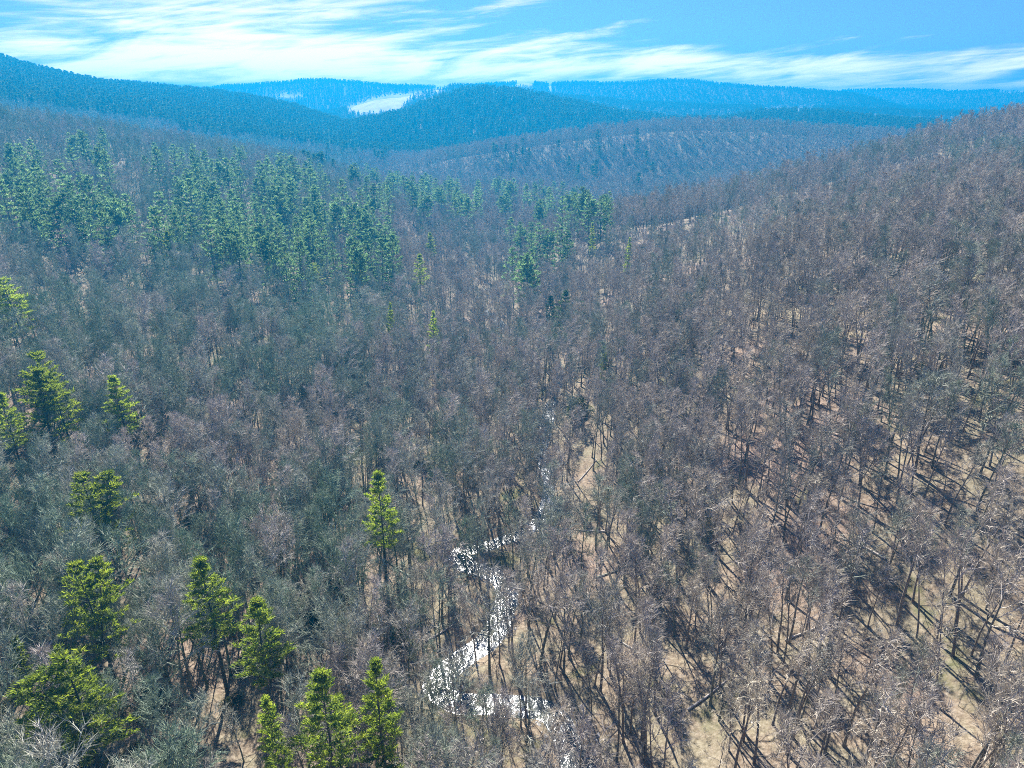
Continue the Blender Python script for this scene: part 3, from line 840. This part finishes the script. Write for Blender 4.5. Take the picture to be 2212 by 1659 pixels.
# instanced wood: one object, kind stuff
def gn_forest(name, P, protos):
    """P rows: x y z proto scale rot; protos: list of tuples of mesh objects"""
    me = bpy.data.meshes.new(name)
    me.vertices.add(len(P)); me.vertices.foreach_set('co', P[:, :3].ravel())
    at = me.attributes.new('proto', 'INT', 'POINT'); at.data.foreach_set('value', P[:, 3].astype(np.int32))
    at = me.attributes.new('turn', 'FLOAT_VECTOR', 'POINT'); tv = np.zeros((len(P), 3)); tv[:, 2] = P[:, 5]
    tv[:, 0] = RNG.normal(0, .03, len(P)); tv[:, 1] = RNG.normal(0, .03, len(P)); at.data.foreach_set('vector', tv.ravel())
    at = me.attributes.new('size', 'FLOAT_VECTOR', 'POINT'); sv = np.repeat(P[:, 4:5], 3, 1); sv[:, :2] *= RNG.uniform(.85, 1.2, (len(P), 1)); at.data.foreach_set('vector', sv.ravel())
    o = link(name, me, kind='stuff')
    g = bpy.data.node_groups.new(name, 'GeometryNodeTree')
    g.interface.new_socket('Geometry', in_out='INPUT', socket_type='NodeSocketGeometry')
    g.interface.new_socket('Geometry', in_out='OUTPUT', socket_type='NodeSocketGeometry')
    N = g.nodes; L = g.links.new
    gi = N.new('NodeGroupInput'); go = N.new('NodeGroupOutput'); join = N.new('GeometryNodeJoinGeometry')
    def named(nm, ty):
        n_ = N.new('GeometryNodeInputNamedAttribute'); n_.data_type = ty; n_.inputs['Name'].default_value = nm
        return n_.outputs['Attribute']
    pr = named('proto', 'INT'); tu = named('turn', 'FLOAT_VECTOR'); sz_ = named('size', 'FLOAT_VECTOR')
    er = N.new('FunctionNodeEulerToRotation'); L(tu, er.inputs[0])
    for k, obs in enumerate(protos):
        cmp_ = N.new('FunctionNodeCompare'); cmp_.data_type = 'INT'; cmp_.operation = 'EQUAL'
        ii = [s for s in cmp_.inputs if s.type == 'INT']
        L(pr, ii[0]); ii[1].default_value = k
        jg = N.new('GeometryNodeJoinGeometry')
        for ob in obs:
            oi = N.new('GeometryNodeObjectInfo'); oi.transform_space = 'ORIGINAL'; oi.inputs['Object'].default_value = ob; oi.inputs['As Instance'].default_value = False
            L(oi.outputs['Geometry'], jg.inputs[0])
        ip = N.new('GeometryNodeInstanceOnPoints')
        L(gi.outputs[0], ip.inputs['Points']); L(cmp_.outputs[0], ip.inputs['Selection']); L(jg.outputs[0], ip.inputs['Instance'])
        L(er.outputs[0], ip.inputs['Rotation']); L(sz_, ip.inputs['Scale'])
        L(ip.outputs[0], join.inputs[0])
    L(join.outputs[0], go.inputs[0])
    md = o.modifiers.new('wood', 'NODES'); md.node_group = g
    return o
def proto_objs(mes):
    return tuple(bpy.data.objects.new(m_.name, m_) for m_ in mes)

# far wood: smaller share per tree
FP = []
for d0, d1, step in ((1230, 2200, 9.5), (2200, 3700, 10.0), (3700, 5100, 14.0)):
    x, y = grid(d0, d1, step, 37.5, .85)
    z = zat(x, y)
    keep = visible(x, y, z + 20, .0015)
    x, y, z = x[keep], y[keep], z[keep]
    keep = ~field_mask(x, y, z + 1)
    x, y, z = x[keep], y[keep], z[keep]
    form = 7 + RNG.choice(3, len(x), p=[.4, .3, .3])
    sc = RNG.uniform(.75, 1.1, len(x)) * (.62 if d0 > 2000 else .85)
    FP.append(np.stack([x, y, z, form, sc, RNG.uniform(0, 6.28, len(x))], -1))
farp = np.concatenate(FP)
wood = np.concatenate([pts[rest], farp])
# the farther part of the middle ground uses the lighter trees too
rr = np.hypot(wood[:, 0], wood[:, 1])
swap = (rr > 560) & (wood[:, 3] < 7)
wood[swap, 3] = 7 + (wood[swap, 3].astype(int) % 3)
gn_forest('bare_woods', wood, [proto_objs(m_) for m_ in FORM_ME] + [proto_objs(m_) for m_ in FAR_ME])

# far evergreens
FEV = [
    ([(690, 285), (760, 255), (830, 243), (900, 232), (880, 300), (830, 330), (760, 320), (700, 310)], 260),
    ([(860, 240), (940, 208), (1000, 192), (1120, 200), (1280, 228), (1260, 245), (1100, 225), (1000, 240), (900, 255)], 240),
    ([(350, 262), (430, 272), (560, 285), (690, 290), (680, 270), (560, 262), (420, 250)], 150),
    ([(60, 205), (260, 215), (420, 235), (640, 262), (640, 240), (430, 215), (200, 200)], 90),
    ([(1050, 275), (1120, 262), (1150, 340), (1080, 360)], 14),
    ([(1150, 255), (1400, 245), (1420, 380), (1200, 370)], 16),
    ([(640, 330), (720, 345), (700, 322), (650, 318)], 12),
]
EP = []
for poly, n in FEV:
    P = np.array(poly); c_ = 0
    for _ in range(n * 8):
        if c_ >= n: break
        px = random.uniform(P[:, 0].min(), P[:, 0].max()); py = random.uniform(P[:, 1].min(), P[:, 1].max())
        if not inpoly(np.array([px]), np.array([py]), poly)[0]: continue
        h = random.uniform(17, 27)
        q = place_top(px, py, h, 760)
        if q is None or math.hypot(q[0], q[1]) > 3000: continue
        c_ += 1
        EP.append((*q, random.randrange(2), h / 24, random.uniform(0, 6.28)))
cpx, cpy = project(farp[:, 0], farp[:, 1], farp[:, 2])
fd = np.hypot(farp[:, 0], farp[:, 1])
k = RNG.random(len(farp)) < np.where((fd < 2250) & (cpx < 1450), .80, np.where(fd > 1500, .70, .12))
ex = farp[k].copy(); ex[:, 0] += 4; ex[:, 4] *= 1.15; ex[:, 3] = RNG.integers(0, 2, len(ex)); ex[:, 2] = zat(ex[:, 0], ex[:, 1])
gn_forest('distant_evergreens', np.concatenate([np.array(EP), ex]), [proto_objs(m_) for m_ in FAR_PINE])

# ------------------------------------------------------------------ dark evergreen bush on the stream bank
def bush(seed, r, hgt, n):
    R = random.Random(seed); S = Br(); NV = []; NF = []
    for i in range(9):
        a_ = i * .7 + R.random()
        S.tube(path(np.array([0, 0, -.2]), np.array([math.cos(a_) * .6, math.sin(a_) * .6, 1]), hgt * .9, 3, .05, .15, R), [.06, .05, .03, 0], 4)
    for i in range(n):
        a_ = R.uniform(0, 6.28); f = R.random()**.5; zz = R.random()
        rr_ = r * f * math.sqrt(max(0, 1 - (zz * .95)**2)) * (1 + .25 * math.sin(a_ * 3 + zz * 4))
        p = np.array([math.cos(a_) * rr_, math.sin(a_) * rr_, .3 + zz * hgt * (.85 + .2 * math.sin(a_ * 2))])
        nd = unit(np.array([math.cos(a_) + R.gauss(0, .5), math.sin(a_) + R.gauss(0, .5), R.uniform(-.3, .6)]))
        wv = unit(np.cross(nd, (R.gauss(0, 1), R.gauss(0, 1), R.gauss(0, 1)))) * .12
        o = len(NV); NV += [p - wv * .3, p + nd * .2 + wv, p + nd * .5, p + nd * .2 - wv]; NF.append((o, o + 1, o + 2, o + 3))
    return mesh('stems', S.V, S.F, [m_bark]), mesh('foliage', NV, NF, [m_shrub])
bm_ = bush(5, 4.2, 6.0, 2600)
# low evergreen undergrowth of the left wood, added to darken gaps below the crowns
ux_, uy_ = grid(62, 330, 4.6, 46)
un = fbm(ux_ / 20, uy_ / 20, 77) + .9 * fbm(ux_ / 70, uy_ / 70, 78)
uright = ux_ - np.interp(uy_, SP_[:, 1], SP_[:, 0])
uk = (RNG.random(len(ux_)) < np.clip(.16 + un * 1.7, 0, .85) * np.clip(-(uright + 7) / 22, .0, 1))
for gx_, gy_, gr_, ga_ in GLADES: uk &= (ux_ - gx_)**2 + (uy_ - gy_)**2 > (gr_ * 1.1)**2
ux_, uy_ = ux_[uk], uy_[uk]
gn_forest('darkening_undergrowth', np.stack([ux_, uy_, zat(ux_, uy_), np.zeros(len(ux_)), RNG.uniform(.28, .62, len(ux_)), RNG.uniform(0, 6.28, len(ux_))], -1), [proto_objs(bush(9, 4.6, 4.4, 1500))])
for px, py, h, s, label in ((1250, 862, 6, 1.0, 'dark rounded evergreen bush on the right bank of the stream'), (1212, 668, 6, 1.25, 'dark evergreen thicket added to darken the bend of the valley')):  # the thicket is added to darken the valley bend
    q = place_top(px, py, h)
    r = bpy.data.objects.new('evergreen_bush', None); COL.objects.link(r); r.location = q; r.scale = (s, s, s); r['label'] = label; r['category'] = 'bush'
    for nm, me_ in zip(('stems', 'foliage'), bm_):
        o = bpy.data.objects.new(nm, me_); COL.objects.link(o); o.parent = r

# dark hemlocks added to make the bend of the valley read as shaded
HEM = [pine(60 + i, H=18, start=.12, width=wd, tiers=12, per=6, tufts=4, needles=6, nl=.8, nw=.17, ragged=.25, mat=m_spruce, top=.05) for i, wd in enumerate((3.6, 4.4))]
for i, (px, py, h, label) in enumerate(((1188, 640, 17, 'leftmost dark hemlock added to darken the bend of the valley'), (1222, 628, 20, 'tallest dark hemlock added to darken the bend of the valley'),
                                        (1262, 650, 17, 'rightmost dark hemlock added to darken the bend of the valley'), (1236, 672, 13, 'smallest dark hemlock added to darken the bend, in front of the tallest one'))):
    q = place_top(px, py, h)
    place_tree('darkening_hemlock', HEM[i % 2], q[0], q[1], q[2] - .2, h / 18, i * 1.3, 1.15, label=label, category='hemlock tree')

# young growth between the trunks, nobody could count it
sx_, sy_ = grid(60, 240, 3.6, 47)
sk = (RNG.random(len(sx_)) < .42) & (dist_stream(sx_, sy_) > 2.4)
sx_, sy_ = sx_[sk], sy_[sk]
gn_forest('undergrowth', np.stack([sx_, sy_, zat(sx_, sy_), RNG.integers(0, 2, len(sx_)), RNG.uniform(.12, .34, len(sx_)), RNG.uniform(0, 6.28, len(sx_))], -1), [proto_objs(FORM_ME[6]), proto_objs(FORM_ME[5])])

# fallen trunks on the open leafy ground
fallen = []
for i, (x_, y_, L_, a_) in enumerate(((27, 84, 9, .5), (22, 98, 11, 2.2), (29, 106, 8, 1.2), (17, 121, 12, .2), (21, 136, 9, 2.7), (17, 160, 10, 1.0), (44, 92, 9, .1), (62, 100, 10, 2.0), (-16, 104, 8, .7), (-20, 122, 9, 2.4))):
    Rn = random.Random(900 + i); lb = Br()
    d_ = np.array([math.cos(a_), math.sin(a_), 0.0])
    n_ = 7; pl = []
    for k_ in range(n_):
        f_ = k_ / (n_ - 1)
        px_, py_ = x_ + d_[0] * L_ * f_ + .25 * math.sin(f_ * 3 + i), y_ + d_[1] * L_ * f_
        pl.append(np.array([px_ - x_, py_ - y_, float(zat(px_, py_)) + .16 - float(zat(x_, y_))]))
    lb.tube(pl, [.19 * (1 - .55 * k_ / (n_ - 1)) for k_ in range(n_)], 7)
    br = Br()
    for k_ in range(5):
        p_, dd__ = at_(pl, .45 + .11 * k_)
        br.tube(path(p_, side_dir(dd__, .8, Rn, phi=Rn.uniform(.3, 2.8)) + np.array([0, 0, .4]), Rn.uniform(1.0, 2.2), 3, .0, .15, Rn), [.06, .045, .03, 0], 4)
    r = bpy.data.objects.new('fallen_tree', None); COL.objects.link(r); r.location = (x_, y_, float(zat(x_, y_)))
    r['label'] = 'pale fallen trunk lying on the leafy ground ' + ('right of the stream' if i < 6 else 'of the right slope' if i < 8 else 'left of the stream')
    r['category'] = 'fallen tree'; r['group'] = 'fallen trunks on the leafy ground'
    link('trunk', mesh('fallen_trunk', lb.V, lb.F, [m_limb], smooth=True), r); link('branches', mesh('fallen_branches', br.V, br.F, [m_limb]), r)

# ------------------------------------------------------------------ houses, far off
def box(x0, x1, y0, y1, z0, z1):
    v = [(x0, y0, z0), (x1, y0, z0), (x1, y1, z0), (x0, y1, z0), (x0, y0, z1), (x1, y0, z1), (x1, y1, z1), (x0, y1, z1)]
    f = [(0, 3, 2, 1), (4, 5, 6, 7), (0, 1, 5, 4), (1, 2, 6, 5), (2, 3, 7, 6), (3, 0, 4, 7)]
    return v, f
def house(px, py, L, W, Hh, roofmat, rz, label, cat='house'):
    th, e = ray(px, py)
    q = place_top(px, py, Hh + 2.5, 650)
    if q is None: return
    r = bpy.data.objects.new('farmhouse' if cat == 'house' else 'barn', None); COL.objects.link(r)
    r.location = (q[0], q[1], q[2]); r.rotation_euler = (0, 0, rz); r['label'] = label; r['category'] = cat
    v, f = box(-L / 2, L / 2, -W / 2, W / 2, -2.5, Hh)
    v += [(-L / 2, 0, Hh + W * .36), (L / 2, 0, Hh + W * .36)]
    f = [x_ for x_ in f if x_ != (4, 5, 6, 7)] + [(4, 7, 8), (5, 9, 6)]
    link('wall', mesh('wall', v, f, [m_siding]), r)
    ov = .5; t_ = .22; top = Hh + W * .36
    RV = []; RF = []
    for sgn in (-1, 1):
        o = len(RV)
        RV += [(-L / 2 - ov, 0, top + .05), (L / 2 + ov, 0, top + .05), (L / 2 + ov, sgn * (W / 2 + ov), Hh - ov * .6), (-L / 2 - ov, sgn * (W / 2 + ov), Hh - ov * .6)]
        RV += [(a_, b_, c_ + t_) for a_, b_, c_ in RV[o:o + 4]]
        RF += [(o, o + 1, o + 2, o + 3), (o + 4, o + 7, o + 6, o + 5), (o, o + 4, o + 5, o + 1), (o + 1, o + 5, o + 6, o + 2), (o + 2, o + 6, o + 7, o + 3), (o + 3, o + 7, o + 4, o)]
    link('roof', mesh('roof', RV, RF, [roofmat]), r)
    wv, wf = box(-.5, .5, -.03, .03, 0, 1.3); wme = mesh('window', wv, wf, [m_dark])
    for k_ in range(3):
        o = link('window', wme, r); o.location = (-L / 2 + L * (k_ + .7) / 3.4, -W / 2 - .02, 1.2)
    dv, df = box(-.5, .5, -.03, .03, 0, 2.1); o = link('door', mesh('door', dv, df, [m_roof_brown]), r); o.location = (L * .12 + .9, -W / 2 - .03, 0)
    return r
house(341, 243, 15, 8, 3.6, m_roof_pale, .15, 'long white house with a pale roof on the left mountain slope')
house(364, 243, 11, 9, 5.0, m_roof_brown, -.3, 'white two-storey house with a brown roof right of the long white house')
house(387, 256, 14, 9, 3.6, m_roof_pale, .4, 'pale house in a small clearing below the two white houses')
house(874, 371, 14, 8, 3.4, m_roof_pale, .2, 'pale metal-roofed barn showing above the pines on the valley floor', 'barn')

# ------------------------------------------------------------------ haze: clear mountain air that turns far hills blue
HAZE_DENSITY = 0.00046
hv, hf = box(-5200, 5200, -600, 5600, float(Zg[(Rg < 9000)].min()) - 6, 250)
m_haze = bpy.data.materials.new('haze'); m_haze.use_nodes = True
h = NT(m_haze.node_tree)
pv = h.n('ShaderNodeVolumePrincipled')
pv.inputs['Color'].default_value = (.004, .29, .59, 1)
pv.inputs['Density'].default_value = HAZE_DENSITY
pv.inputs['Anisotropy'].default_value = 0.3
ho = h.n('ShaderNodeOutputMaterial'); h.l(pv.outputs[0], ho.inputs['Volume'])
hz = link('haze', mesh('haze', hv, hf, [m_haze]), kind='stuff')
open('/tmp/info.txt','w').write(repr(('pines', pine_count, 'bare', len(pts), 'far', len(farp), 'wood', len(wood), 'ever', len(EP) + len(ex), 'zmin', Zg[(Rg < 9000)].min(), 'zmax', Zg[(Rg < 5600) & (np.abs(THg) < 0.8)].max())))
